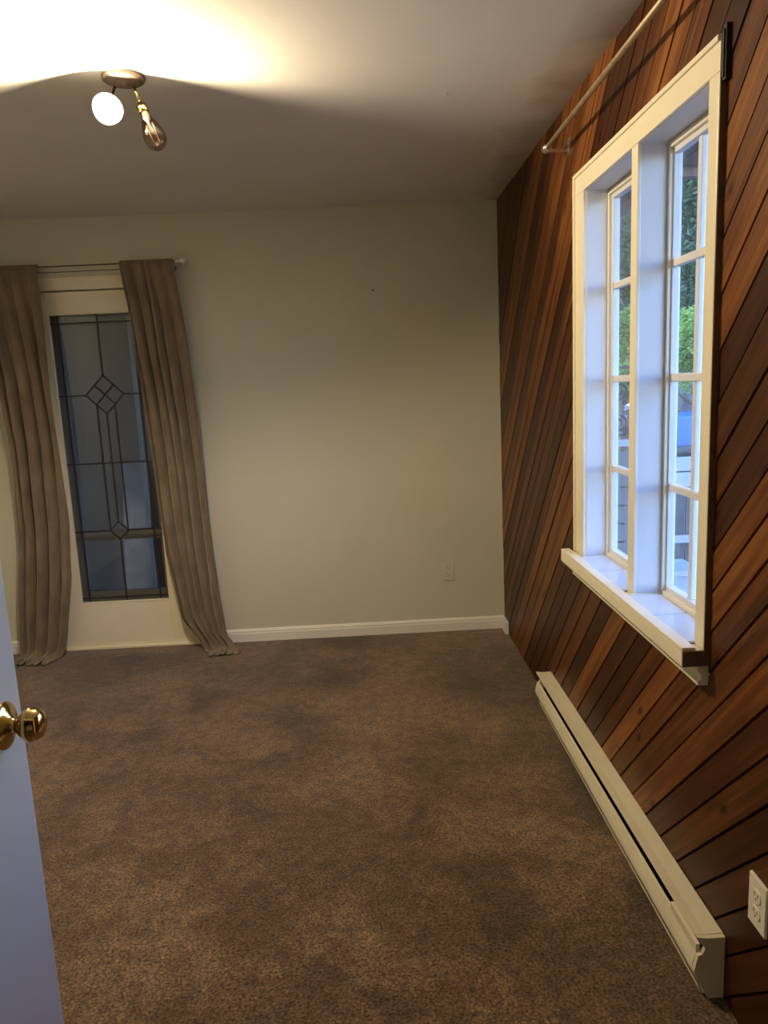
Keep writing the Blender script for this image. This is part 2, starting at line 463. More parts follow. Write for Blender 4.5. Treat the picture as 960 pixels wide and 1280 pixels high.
# one wide gap in the measured list is two boards
for i in range(len(cs)-1, 0, -1):
    if cs[i]-cs[i-1] > 0.17: cs.insert(i, (cs[i]+cs[i-1])/2)
S2 = sqrt(2)
def depth_piece(c0, c1, lo, hi, x_lo, x_hi, proud, groups):
    strip = [(c0-20+0, 20), (c1-20, 20), (c1+20, -20), (c0+20, -20)]
    for (ya, yb, za, zb) in regions:
        p = strip
        for f in (lambda q: q[0]-ya, lambda q: yb-q[0], lambda q: q[1]-za, lambda q: zb-q[1]):
            p = clip(p, f)
            if len(p) < 3: break
        if len(p) < 3: continue
        pts = []
        for (y, z) in p:
            t = ((y+z)-c0)/(c1-c0)
            pts.append((x_lo + (x_hi-x_lo)*t, y, z))
        groups.append(pts)
for i in range(len(cs)-1):
    c0, c1 = cs[i], cs[i+1]
    proud = rb.uniform(-0.0012, 0.0012)
    xf = XR + proud
    gp = 0.0012*S2; ch = 0.0034*S2
    faces = []
    depth_piece(c0+gp, c0+ch, 0, 1, BK-0.001, xf, proud, faces)
    depth_piece(c0+ch, c1-ch, 0, 1, xf, xf, proud, faces)
    depth_piece(c1-ch, c1-gp, 0, 1, xf, BK-0.001, proud, faces)
    # split into islands (a board interrupted by the window is two boards)
    n = len(faces)
    par = list(range(n))
    def find(a):
        while par[a] != a: a = par[a]
        return a
    keyed = [set((round(p[1], 4), round(p[2], 4)) for p in f) for f in faces]
    for a in range(n):
        for c in range(a+1, n):
            if keyed[a] & keyed[c]: par[find(a)] = find(c)
    isl = {}
    for a in range(n): isl.setdefault(find(a), []).append(faces[a])
    for fs in isl.values():
        mb = MB()
        for f in fs: mb.poly(f)
        area = sum((max(p[1] for p in f)-min(p[1] for p in f))*(max(p[2] for p in f)-min(p[2] for p in f)) for f in fs)
        if area < 1e-4: continue
        mb.build('plank', M['wood'], wall_right)

# ------------------------------------------------------------------ window in the boarded wall
window = empty('window_1', (XR, (WY0+WY1)/2, WZ0)); window['kind'] = 'structure'
window['label'] = 'cream cased double casement window with tiled sill in the boarded wall'
CX = 0.773   # front of the casing
cas = M['cream']
CY0, CY1, CZ1 = 1.651, 2.727, 2.159
SZ = 0.828    # top of the sill
def part(mb, name, mat, parent, label=None):
    o = mb.build(name, mat, parent)
    if label: o['label'] = label
    return o
# mitred top, legs
mb = MB(); mb.box(CX, XR+0.004, CY0, CY1, WZ1, CZ1, 0.003); part(mb, 'casing_board', cas, window, 'cream head casing')
mb = MB(); mb.box(CX, XR+0.004, CY0, WY0, SZ, WZ1, 0.003); part(mb, 'casing_board', cas, window)
mb = MB(); mb.box(CX, XR+0.004, WY1, CY1, SZ, WZ1, 0.003); part(mb, 'casing_board', cas, window)
# raised bead along the outer edge of the casing
mb = MB(); mb.box(CX-0.006, CX+0.004, CY0+0.001, CY1-0.001, CZ1-0.014, CZ1-0.001, 0.003); part(mb, 'casing_bead', cas, window)
mb = MB(); mb.box(CX-0.006, CX+0.004, CY1-0.02, CY1-0.001, SZ, CZ1-0.014, 0.003); part(mb, 'casing_bead', cas, window)
# dark brown strip on the near side of the casing
mb = MB(); mb.box(CX+0.001, XR+0.004, CY0-0.003, CY0, SZ-0.01, CZ1, 0.001); part(mb, 'casing_edge', M['darkwood'], window, 'dark brown outer edge of the casing')
FX = 0.855   # front of the sash frames
# jamb lining boards
mb = MB(); mb.box(XR-0.004, WO, WY1-0.002, WY1+0.016, SZ-0.01, WZ1, 0.001); part(mb, 'jamb_board', M['jamb'], window)
mb = MB(); mb.box(XR-0.004, WO, WY0-0.016, WY0+0.002, SZ-0.01, WZ1, 0.001); part(mb, 'jamb_board', M['jamb'], window)
mb = MB(); mb.box(XR-0.004, WO, WY0, WY1, WZ1-0.002, WZ1+0.016, 0.001); part(mb, 'jamb_board', M['jamb'], window)
# mullion post with a cream front edge
PY0, PY1 = 2.114, 2.160
mb = MB(); mb.box(CX+0.006, WO-0.004, PY0, PY1, SZ-0.004, WZ1, 0.001); part(mb, 'mullion_post', M['jamb'], window)
mb = MB(); mb.box(CX, CX+0.010, PY0-0.001, PY1+0.001, SZ-0.002, WZ1-0.001, 0.002); part(mb, 'mullion_face', cas, window)
# stool and apron
mb = MB(); mb.box(0.724, WO, CY0+0.005, CY1+0.012, SZ-0.042, SZ-0.004, 0.004); part(mb, 'sill_board', cas, window)
mb = MB(); mb.box(0.7245, 0.757, CY0+0.005, CY1+0.011, SZ-0.010, SZ+0.006, 0.003); part(mb, 'sill_nosing', cas, window)
mb = MB(); mb.box(0.7252, XR+0.01, CY0-0.0005, CY0+0.0055, SZ-0.040, SZ-0.002, 0.0005); part(mb, 'sill_end', M['darkwood'], window, 'dark unpainted end of the sill')
mb = MB(); mb.prism([(0.764, SZ-0.042), (0.764, SZ-0.056), (0.772, SZ-0.062), (0.772, SZ-0.074), (0.764, SZ-0.080), (0.764, SZ-0.089), (XR+0.004, SZ-0.091), (XR+0.004, SZ-0.042)], 'y', CY0+0.004, CY1-0.005); part(mb, 'apron', cas, window)
# white tiles, two to a light
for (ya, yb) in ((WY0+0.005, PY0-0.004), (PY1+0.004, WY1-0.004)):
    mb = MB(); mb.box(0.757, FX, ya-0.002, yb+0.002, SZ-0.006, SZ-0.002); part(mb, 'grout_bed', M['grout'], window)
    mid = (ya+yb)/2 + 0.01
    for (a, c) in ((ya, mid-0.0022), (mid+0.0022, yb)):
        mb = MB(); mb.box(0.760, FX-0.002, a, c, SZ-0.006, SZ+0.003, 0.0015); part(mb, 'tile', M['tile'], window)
mb = MB(); mb.box(0.757, FX, PY0-0.012, PY0, SZ-0.006, SZ+0.005, 0.001); part(mb, 'tile_trim', cas, window)
# sashes
GX = 0.882
ZB = [2.052, 1.770, 1.461, 1.150, 0.858]   # glass edges and bar centres
def sash(ya, yb, stiles, cols, label):
    """ya<yb frame extents, stiles (near,far) widths, cols: y of vertical bars"""
    root = empty('sash', Vector((FX, (ya+yb)/2, SZ)) - world_loc(window)); root.parent = window; root['label'] = label
    n, f = stiles
    zt, zb = ZB[0], ZB[-1]
    mt = M['jamb']
    top = WZ1-0.004; bot = SZ+0.001
    # frame: stepped, cream front stop and white inner step
    for (a, c) in ((ya, ya+n), (yb-f, yb)):
        part(MB().box(FX+0.010, GX+0.006, a, c, bot, top, 0.002), 'stile', mt, root)
    part(MB().box(FX+0.010, GX+0.006, ya+n, yb-f, zt, top, 0.002), 'rail', mt, root)
    part(MB().box(FX+0.010, GX+0.006, ya+n, yb-f, bot, zb, 0.002), 'rail', mt, root)
    for (a, c) in ((ya, ya+0.012), (yb-0.012, yb)):
        part(MB().box(FX, FX+0.012, a, c, bot, top, 0.002), 'stop_bead', cas, root)
    part(MB().box(FX, FX+0.012, ya+0.012, yb-0.012, top-0.016, top, 0.002), 'stop_bead', cas, root)
    part(MB().box(FX, FX+0.012, ya+0.012, yb-0.012, bot, bot+0.014, 0.002), 'stop_bead', cas, root)
    edges = [ya+n] + list(cols) + [yb-f]
    bw = 0.010
    for c in cols:
        part(MB().box(GX-0.010, GX+0.006, c-bw, c+bw, zb, zt, 0.003), 'muntin', mt, root)
    for z in ZB[1:-1]:
        part(MB().box(GX-0.015, GX+0.006, ya+n, yb-f, z-0.011, z+0.011, 0.004), 'muntin', mt, root)
    for i in range(len(edges)-1):
        a = edges[i] + (bw if i > 0 else 0); c = edges[i+1] - (bw if i < len(edges)-2 else 0)
        for k in range(4):
            hi = ZB[k] - (0.011 if k > 0 else 0); lo = ZB[k+1] + (0.011 if k < 3 else 0)
            part(MB().box(GX-0.0015, GX+0.0015, a-0.002, c+0.002, lo-0.002, hi+0.002), 'pane', M['glass'], root)
    return root
sash(WY0+0.003, PY0-0.001, (0.075, 0.018), [1.957], 'nearer white casement with eight panes')
sash(PY1+0.001, WY1-0.003, (0.022, 0.027), [2.385], 'farther white casement with eight panes')
# black bracket left beside the casing top
mb = MB(); mb.box(XR-0.012, XR+0.006, CY0-0.018, CY0-0.004, 2.065, 2.172, 0.002); mb.box(XR-0.016, XR-0.010, CY0-0.015, CY0-0.009, 2.07, 2.162, 0.002)
o = mb.build('curtain_bracket', M['blackmetal']); tag(o, 'short black metal strip beside the upper near corner of the window casing', 'bracket')

# ------------------------------------------------------------------ curtain rod above the window
RX, RZ = 0.709, 2.290
rod = empty('curtain_rod', (RX, 2.0, RZ)); tag(rod, 'bare brass coloured curtain rod above the casement window', 'curtain rod')
part(MB().tube([(RX, 1.35, RZ), (RX, 2.83, RZ)], 0.0085, 12), 'rod', M['dullmetal'], rod)
for y in (2.835, 1.42):
    mb = MB()
    mb.box(XR-0.006, XR+0.002, y-0.014, y+0.014, RZ-0.03, RZ+0.025, 0.002)
    mb.box(RX-0.004, XR-0.004, y-0.006, y+0.006, RZ-0.018, RZ-0.008, 0.002)
    mb.tube([(RX+0.013*cos(a), y, RZ+0.013*sin(a)) for a in [radians(d) for d in range(-200, 25, 15)]], 0.003, 8)
    part(mb, 'bracket', M['chrome'], rod)
mb = MB().lathe((RX, 2.83, RZ), (0, 1, 0), [(0.0, -0.001), (0.010, 0), (0.012, 0.008), (0.008, 0.016), (0.015, 0.024), (0.016, 0.032), (0.009, 0.042), (0, 0.044)], 16)
part(mb, 'finial', M['chrome'], rod)

# ------------------------------------------------------------------ baseboard heater
HY_0, HY_1 = 1.527, 3.165
ht = empty('baseboard_heater', (0.75, (HY_0+HY_1)/2, 0)); tag(ht, 'long cream electric baseboard heater along the boarded wall under the window', 'heater')
# end cap: full profile
prof = [(0.787, 0.004), (0.750, 0.004), (0.738, 0.027), (0.727, 0.048), (0.715, 0.079), (0.724, 0.120), (0.733, 0.123), (0.741, 0.138), (0.719, 0.170), (0.745, 0.1655), (0.787, 0.166)]
part(MB().prism(prof, 'y', HY_0, HY_0+0.012), 'end_cap', M['heater'], ht, 'cream sheet metal end cap')
part(MB().prism(prof, 'y', HY_1-0.012, HY_1), 'end_cap', M['heater'], ht)
def shell(pts, y0, y1, t=0.0016):
    """bent sheet metal along y"""
    P = [Vector((p[0], p[1])) for p in pts]
    nrm = []
    for i in range(len(P)):
        d = (P[min(i+1, len(P)-1)] - P[max(i-1, 0)]).normalized()
        nrm.append(Vector((-d.y, d.x)))
    outer = [(p.x, p.y) for p in P]; inner = [(p.x+n.x*t, p.y+n.y*t) for p, n in zip(P, nrm)]
    return MB().prism(outer + inner[::-1], 'y', y0, y1)
part(shell([(0.739, 0.139), (0.7195, 0.1695), (0.745, 0.1655), (0.787, 0.1665)], HY_0+0.012, HY_1-0.012), 'top_cover', M['heater'], ht)
part(shell([(0.738, 0.030), (0.728, 0.047), (0.7155, 0.078), (0.7185, 0.096), (0.726, 0.121), (0.732, 0.1215)], HY_0+0.012, HY_1-0.012), 'front_panel', M['heater'], ht)
part(shell([(0.752, 0.006), (0.738, 0.012), (0.732, 0.030)], HY_0+0.012, HY_1-0.012), 'bottom_lip', M['heater'], ht)
part(MB().box(0.783, 0.7875, HY_0+0.012, HY_1-0.012, 0.004, 0.164), 'back_plate', M['heaterdark'], ht, 'dark inner back plate')
part(MB().tube([(0.760, HY_0+0.02, 0.085), (0.760, HY_1-0.02, 0.085)], 0.008, 10), 'element_tube', M['heaterdark'], ht)
mb = MB()
for k in range(96):
    y = HY_0+0.05 + k*(HY_1-HY_0-0.1)/95
    mb.box(0.742, 0.778, y-0.0006, y+0.0006, 0.055, 0.115)
part(mb, 'fin_stack', M['heaterdark'], ht)['kind'] = 'stuff'
# near joint strip on the front panel
part(MB().box(0.7235, 0.7335, HY_0+0.012, HY_0+0.16, 0.119, 0.142, 0.001), 'junction_cover', M['heater'], ht)

# ------------------------------------------------------------------ outlets
def outlet(name, org, ux, un, plate, label):
    """org centre of plate on wall; ux horizontal direction, un outward normal"""
    root = empty(name, org); tag(root, label, 'outlet', 'wall outlets')
    org = Vector(org); ux = Vector(ux); un = Vector(un); uz = Vector((0, 0, 1))
    def bx(cu, cz, w, h, d0, d1, bev):
        bm = bmesh.new(); bmesh.ops.create_cube(bm, size=1)
        for v in bm.verts:
            v.co = org + ux*(cu+v.co.x*w) + uz*(cz+v.co.y*h) + un*((d0+d1)/2+v.co.z*(d1-d0))
        if bev: bmesh.ops.bevel(bm, geom=bm.edges[:], offset=bev, segments=2, affect='EDGES')
        mb = MB().add_bm(bm); bm.free(); return mb
    part(bx(0, 0, 0.070, 0.115, -0.002, 0.006, 0.002), 'plate', plate, root)
    for s in (-1, 1):
        cz = s*0.0195
        mb = MB()
        pts = []
        for k in range(24):
            a = 2*pi*k/24
            pts.append((0.0172*cos(a), max(-0.0135, min(0.0135, 0.0172*sin(a)))))
        A = [org + ux*p[0] + uz*(cz+p[1]) + un*0.0055 for p in pts]; B = [org + ux*p[0]*0.95 + uz*(cz+p[1]*0.95) + un*0.0085 for p in pts]
        mb.poly(B)
        for k in range(24): mb.poly([A[k], A[(k+1) % 24], B[(k+1) % 24], B[k]])
        r = part(mb, 'receptacle', plate, root)
        for cu, hh in ((-0.0065, 0.0085), (0.0065, 0.007)):
            part(bx(cu, cz+0.003, 0.0022, hh, 0.0078, 0.0089, 0), 'slot', M['slot'], r)
        part(bx(0, cz-0.0075, 0.0045, 0.0045, 0.0078, 0.0089, 0.0008), 'ground_hole', M['slot'], r)
    mb = MB().lathe(org + un*0.0055, un, [(0.0034, 0), (0.0034, 0.0012), (0.0022, 0.0020), (0, 0.0022)], 12)
    part(mb, 'screw', M['chrome'], root)
outlet('wall_outlet', (XR, 1.391, 0.357), (0, -1, 0), (-1, 0, 0), M['plastic'], 'ivory duplex outlet on the boarded wall near the heater')
outlet('wall_outlet', (0.458, YB, 0.368), (1, 0, 0), (0, -1, 0), M['paintplate'], 'duplex outlet painted over in wall colour above the white baseboard')

# ------------------------------------------------------------------ baseboards
def baseboard(name, x0, x1):
    pr = [(YB, 0), (YB-0.014, 0), (YB-0.014, 0.050), (YB-0.011, 0.056), (YB-0.013, 0.062), (YB-0.007, 0.074), (YB, 0.076)]
    o = MB().prism(pr, 'x', x0, x1).build(name, M['white']); o['kind'] = 'structure'; o['label'] = 'white moulded baseboard below the sage wall'
baseboard('baseboard_back', DX1+0.075, XR-0.004)
baseboard('baseboard_left', XL, DX0-0.075)
o = MB().box(XR-0.020, XR, 4.145, 4.262, 0, 0.075, 0.003).build('baseboard_right', M['white']); o['kind'] = 'structure'; o['label'] = 'short white baseboard offcut in the corner'

# ------------------------------------------------------------------ nails
for nm, p, d, lab in (('nail', (0.088, YB, 1.992), (0, -1, 0), 'tiny nail left in the bare sage wall'),
                      ('ceiling_hook', (0.336, 2.70, H), (0, 0, -1), 'small screw hook left in the ceiling')):
    mb = MB().lathe(p, d, [(0.0016, -0.004), (0.0016, 0.008), (0.005, 0.009), (0.005, 0.011), (0, 0.0115)], 10)
    tag(mb.build(nm, M['bronze'] if nm == 'nail' else M['chrome']), lab, 'nail' if nm == 'nail' else 'hook')

# ------------------------------------------------------------------ leaded glass door
door = empty('door_1', ((DX0+DX1)/2, YB, 0)); door['kind'] = 'structure'; door['label'] = 'cream exterior door with a tall leaded glass panel'
GX0, GX1, GZ0, GZ1 = -1.717, -1.193, 0.280, 1.938
DY0, DY1 = YB+0.004, YB+0.044
dc = M['cream']
part(MB().box(DX0+0.004, GX0, DY0, DY1, 0.012, 2.056, 0.002), 'stile', dc, door)
part(MB().box(GX1, DX1-0.004, DY0, DY1, 0.012, 2.056, 0.002), 'stile', dc, door)
part(MB().box(GX0, GX1, DY0, DY1, GZ1, 2.056, 0.002), 'top_rail', dc, door)
part(MB().box(GX0, GX1, DY0, DY1, 0.012, GZ0, 0.002), 'bottom_rail', dc, door)
# glazing beads
for bb in ((GX0, GX0+0.008, GZ0, GZ1), (GX1-0.008, GX1, GZ0, GZ1), (GX0+0.008, GX1-0.008, GZ1-0.006, GZ1), (GX0+0.008, GX1-0.008, GZ0, GZ0+0.008)):
    part(MB().box(bb[0], bb[1], DY0-0.003, DY0+0.014, bb[2], bb[3], 0.002), 'glazing_bead', dc, door)
# frame casing on the wall
part(MB().box(DX0-0.070, DX1+0.070, YB-0.012, YB+0.004, 2.064, 2.132, 0.003), 'frame_head', dc, door)
for xa, xb in ((DX0-0.070, DX0-0.002), (DX1+0.002, DX1+0.070)):
    part(MB().box(xa, xb, YB-0.012, YB+0.004, 0.0, 2.064, 0.003), 'frame_leg', dc, door)
part(MB().box(DX0-0.002, DX1+0.002, YB-0.012, YB+0.05, 0.0, 0.014, 0.003), 'threshold', dc, door)
part(MB().box(DX0, DX1, DY1, YB+TH, 2.050, 2.064), 'frame_stop', M['darkwood'], door)
# leaded lights
xc = -1.452; xL = -1.668; xR = -1.252
zt = 1.888; zb = 0.308; zd = 1.490; rd = 0.107; z3 = 1.103; zs = 0.708; rs = 0.052; xo = 0.051
GYp = YB+0.020
pieces = []
def P(*pts): pieces.append(pts)
zbr = [GZ0, zb, zs, z3, zd, zt, GZ1]
for a, c in zip(zbr, zbr[1:]):
    P((GX0, a), (xL, a), (xL, c), (GX0, c)); P((xR, a), (GX1, a), (GX1, c), (xR, c))
for a, c in ((xL, xc), (xc, xR)):
    P((a, zt), (c, zt), (c, GZ1), (a, GZ1)); P((a, GZ0), (c, GZ0), (c, zb), (a, zb))
for s, xe in ((-1, xL), (1, xR)):
    P((xe, zt), (xc, zt), (xc, zd+rd), (xc+s*rd, zd), (xe, zd))
    P((xe, zd), (xc+s*rd, zd), (xc+s*xo, zd-rd+xo), (xc+s*xo, z3), (xe, z3))
    P((xc+s*xo, zd-rd+xo), (xc, zd-rd), (xc, z3), (xc+s*xo, z3))
    P((xe, z3), (xc+s*xo, z3), (xc+s*xo, zs), (xe, zs))
    P((xc+s*xo, z3), (xc, z3), (xc, zs+rs), (xc+s*rs, zs))
    P((xe, zs), (xc+s*rs, zs), (xc, zs-rs), (xc, zb), (xe, zb))
h = rd/2
for dx, dz in ((0, h), (0, -h), (h, 0), (-h, 0)):
    P((xc+dx, zd+dz+h), (xc+dx+h, zd+dz), (xc+dx, zd+dz-h), (xc+dx-h, zd+dz))
P((xc, zs+rs), (xc+rs, zs), (xc, zs-rs), (xc-rs, zs))
rg = random.Random(5)
for pc in pieces:
    tl = [rg.uniform(-0.004, 0.004) for _ in range(2)]
    cx = sum(p[0] for p in pc)/len(pc); cz = sum(p[1] for p in pc)/len(pc)
    A = [(p[0], GYp + (p[0]-cx)*tl[0] + (p[1]-cz)*tl[1]*0.5, p[1]) for p in pc]
    mb = MB(); mb.poly(A); mb.poly([(a[0], a[1]+0.003, a[2]) for a in A][::-1])
    n = len(A)
    for k in range(n):
        a, c = A[k], A[(k+1) % n]; mb.poly([a, c, (c[0], c[1]+0.003, c[2]), (a[0], a[1]+0.003, a[2])])
    part(mb, 'pane', M['leadglass'], door)
segs = []
for x in (xL, xR): segs.append(((x, GZ0), (x, GZ1)))
for z in (zb, z3, zt): segs.append(((GX0, z), (GX1, z)))
segs += [((xc, GZ1), (xc, zd+rd)), ((xc, zd-rd), (xc, zs+rs)), ((xc, zs-rs), (xc, GZ0))]
for s, xe in ((-1, GX0), (1, GX1)):
    segs += [((xe, zd), (xc+s*rd, zd)), ((xe, zs), (xc+s*rs, zs)), ((xc+s*xo, zd-rd+xo), (xc+s*xo, zs))]
    segs += [((xc, zd+rd), (xc+s*rd, zd)), ((xc+s*rd, zd), (xc, zd-rd)), ((xc, zs+rs), (xc+s*rs, zs)), ((xc+s*rs, zs), (xc, zs-rs))]
segs += [((xc-h, zd+h), (xc+h, zd-h)), ((xc+h, zd+h), (xc-h, zd-h))]
for (a, c) in segs:
    mb = MB()
    A = Vector((a[0], 0, a[1])); C_ = Vector((c[0], 0, c[1])); d = (C_-A).normalized(); nn = Vector((-d.z, 0, d.x))*0.0042
    lo = GYp-0.003; hi = GYp+0.006
    q = [A+nn, C_+nn, C_-nn, A-nn]
    F = [Vector((p.x, lo, p.z)) for p in q]; B = [Vector((p.x, hi, p.z)) for p in q]
    mb.poly(F); mb.poly(B[::-1])
    for k in range(4): mb.poly([F[k], B[k], B[(k+1) % 4], F[(k+1) % 4]])
    part(mb, 'lead_strip', M['lead'], door)

# ------------------------------------------------------------------ porch beyond the door
def st(mb, name, mat, label): 
    o = mb.build(name, mat); o['kind'] = 'structure'; o['label'] = label; return o
PY = 5.75
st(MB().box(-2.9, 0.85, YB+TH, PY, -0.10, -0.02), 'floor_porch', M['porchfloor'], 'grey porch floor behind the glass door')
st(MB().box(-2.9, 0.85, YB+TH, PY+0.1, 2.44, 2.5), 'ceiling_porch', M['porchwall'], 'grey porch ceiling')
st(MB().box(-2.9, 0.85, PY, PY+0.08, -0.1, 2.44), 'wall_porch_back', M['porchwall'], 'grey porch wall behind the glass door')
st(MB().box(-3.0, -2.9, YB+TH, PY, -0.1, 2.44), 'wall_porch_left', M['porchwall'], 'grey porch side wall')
sd = empty('storm_door', ((DX0+DX1)/2, YB+0.095, 0)); tag(sd, 'grey framed storm door seen through the leaded glass', 'storm door')
for xa, xb in ((DX0+0.01, -1.690), (-1.235, DX1-0.01)):
    part(MB().box(xa, xb, YB+0.080, YB+0.108, 0.0, 2.045, 0.003), 'stile', M['storm'], sd)
part(MB().box(-1.690, -1.235, YB+0.080, YB+0.108, 0.640, 0.700, 0.003), 'mid_rail', M['storm'], sd)
part(MB().box(-1.690, -1.235, YB+0.080, YB+0.108, 0.0, 0.33, 0.003), 'bottom_rail', M['storm'], sd)
part(MB().box(-1.690, -1.235, YB+0.080, YB+0.108, 1.93, 2.045, 0.003), 'top_rail', M['storm'], sd)
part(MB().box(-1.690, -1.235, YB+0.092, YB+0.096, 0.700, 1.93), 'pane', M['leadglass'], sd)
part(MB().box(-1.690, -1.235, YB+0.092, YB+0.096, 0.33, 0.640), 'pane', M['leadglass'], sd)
# white porch post, and a pale panel added in place of a lit porch window
o = MB().box(-1.595, -1.572, 5.32, 5.345, -0.02, 2.44, 0.003).build('porch_post', M['whiteboard']); tag(o, 'thin white post standing in the dim porch', 'post')

mb = MB(); mb.prism([(5.50, -0.02), (5.512, -0.02), (5.742, 0.98), (5.730, 0.98)], 'x', -1.86, -1.66)
tag(mb.build('window_standin_panel', M['porchpanel']), 'pale grey panel standing in for a lit porch window behind the glass door', 'panel')

# ------------------------------------------------------------------ curtains at the door
def lerp_tab(tab, z):
    if z >= tab[0][0]: return tab[0][1]
    for (z0, x0), (z1, x1) in zip(tab, tab[1:]):
        if z1 <= z <= z0:
            t = (z0-z)/(z0-z1); t = t*t*(3-2*t)*0.35 + t*0.65
            return x0 + (x1-x0)*t
    return tab[-1][1]
def curtain(label, Ltab, Rtab, ybase, folds, seed, trail, group):
    rr = random.Random(seed)
    nz, ns = 110, 120
    ztop = 2.182
    ph = [rr.uniform(0, 2*pi) for _ in range(4)]
    warp = [rr.uniform(0.5, 2.0) for _ in range(folds)]
    cum = [0]
    for w in warp: cum.append(cum[-1]+w)
    cum = [c/cum[-1] for c in cum]
    def fold_phase(s):
        for k in range(folds):
            if s <= cum[k+1]: return k + (s-cum[k])/(cum[k+1]-cum[k])
        return folds
    rows = []
    L = ztop + trail        # cloth length
    for i in range(nz+1):
        d = L*i/nz          # distance down the cloth
        zz = ztop - d
        row = []
        for j in range(ns+1):
            s = j/ns
            zc = max(zz, 0)
            xl = lerp_tab(Ltab, zz); xr = lerp_tab(Rtab, zz)
            x = xl + (xr-xl)*s
            amp = 0.012 + 0.026*min(1, d/0.7)
            if d < 0.08: amp *= 0.5 + 0.5*d/0.08
            p = fold_phase(min(1, max(0, s + 0.020*sin(2.2*zz+ph[0]) + 0.012*sin(5.0*zz+ph[1]+4*s))))
            w = sin(2*pi*p)
            w = math.copysign(abs(w)**0.75, w)
            y = ybase + amp*w*(0.75+0.25*sin(3*zz+ph[2]+7*s)) + 0.012*sin(1.7*zz+ph[3])*min(1, d)
            x += 0.006*cos(2*pi*p)*min(1, d/0.5)
            z = zz
            R = 0.05
            if zz < R:          # bend over the floor and trail forward
                ang = min((R-zz)/R, pi/2)
                ext = max(0, (R-zz) - R*pi/2)
                y2 = ybase - 0.0 - R*(1-cos(ang)) - ext
                z = R - R*sin(ang)
                fl = min(1, (R-zz)/(R*pi/2))
                y = y + (y2-ybase)
                z = z*(1) + fl*max(0.004, 0.004 + 0.016*(0.5+0.5*w)*(1-0.3*s) + 0.008*sin(9*s+ph[1]))
            row.append((x, y, max(z, 0.004)))
        rows.append(row)
    root = empty('curtain', ((rows[-1][0][0]+rows[-1][-1][0])/2, ybase, 0)); tag(root, label, 'curtain', group)
    mb = MB().grid(rows, True)
    o = mb.build('panel', M['curtain'], root, weld=True)
    sm = o.modifiers.new('thickness', 'SOLIDIFY'); sm.thickness = 0.0028; sm.offset = 0
    # rod sleeve with a gathered heading
    hd = []
    for i in range(7):
        a = pi*i/6
        hd.append([(rows[0][j][0], 4.2 - 0.011*cos(a) + 0.6*(rows[0][j][1]-ybase)*cos(a)*0.8, ztop - 0.006 + 0.017*sin(a)) for j in range(ns+1)])
    o2 = MB().grid(hd, True).build('heading', M['curtain'], root)
    sm = o2.modifiers.new('thickness', 'SOLIDIFY'); sm.thickness = 0.002; sm.offset = 0
    # hem along the foot
    hem = [(p[0], p[1]-0.002, p[2]+0.004) for p in rows[-1]][::2]
    MB().tube(hem, 0.0042, 6).build('hem', M['curtain'], root)
    side = [(r[-1][0], r[-1][1]-0.001, r[-1][2]) for r in rows[::2]]
    MB().tube(side, 0.0035, 6).build('side_hem', M['curtain'], root)
    side = [(r[0][0], r[0][1]-0.001, r[0][2]) for r in rows[::2]]
    MB().tube(side, 0.0035, 6).build('side_hem', M['curtain'], root)
Rl = [(2.18, -1.262), (1.84, -1.233), (1.45, -1.207), (1.05, -1.185), (0.63, -1.166), (0.20, -1.115), (0.05, -1.02), (-0.12, -0.955)]
Rr = [(2.18, -0.980), (1.786, -0.947), (1.305, -0.922), (0.807, -0.912), (0.334, -0.892), (0.09, -0.872), (0.0, -0.82), (-0.12, -0.770)]
Ll = [(2.18, -2.075), (1.6, -1.985), (1.2, -1.965), (0.77, -1.985), (0.35, -2.03), (0.0, -2.055), (-0.12, -2.03)]
Lr = [(2.18, -1.704), (1.6, -1.704), (1.2, -1.697), (0.8, -1.701), (0.475, -1.726), (0.14, -1.785), (0.0, -1.82), (-0.12, -1.86)]
curtain('taupe curtain between the glass door and the bare sage wall, trailing on the carpet', Rl, Rr, 4.185, 5, 11, 0.10, 'curtains of the glass door')
curtain('taupe curtain on the side of the glass door nearer the open white door', Ll, Lr, 4.185, 5, 4, 0.10, 'curtains of the glass door')
cr = empty('curtain_rod', (-1.5, 4.2, 2.178)); tag(cr, 'thin metal curtain rod with chrome finial over the leaded glass door', 'curtain rod')
part(MB().tube([(-2.16, 4.2, 2.178), (-0.955, 4.2, 2.178)], 0.0032, 10), 'rod', M['bronze'], cr)
part(MB().tube([(-2.16, 4.214, 2.150), (-1.3, 4.214, 2.150), (-1.01, 4.214, 2.152)], 0.002, 8), 'pull_wire', M['bronze'], cr)
for x in (-0.985, -2.14):
    mb = MB(); mb.box(x-0.008, x+0.008, YB-0.005, YB+0.001, 2.145, 2.195, 0.001); mb.box(x-0.004, x+0.004, 4.2, YB-0.003, 2.166, 2.174, 0.001); mb.box(x-0.003, x+0.003, 4.2105, 4.217, 2.145, 2.17)
    part(mb, 'bracket', M['chrome'], cr)
fin = [(0, 0), (0.012, 0.001), (0.012, 0.014), (0.008, 0.016), (0.008, 0.026), (0.014, 0.029), (0.0185, 0.037), (0.0185, 0.045), (0.013, 0.055), (0, 0.059)]
part(MB().lathe((-0.968, 4.2, 2.178), (1, 0, 0), fin, 18), 'finial', M['chrome'], cr)
part(MB().lathe((-2.147, 4.2, 2.178), (-1, 0, 0), fin, 18), 'finial', M['chrome'], cr)

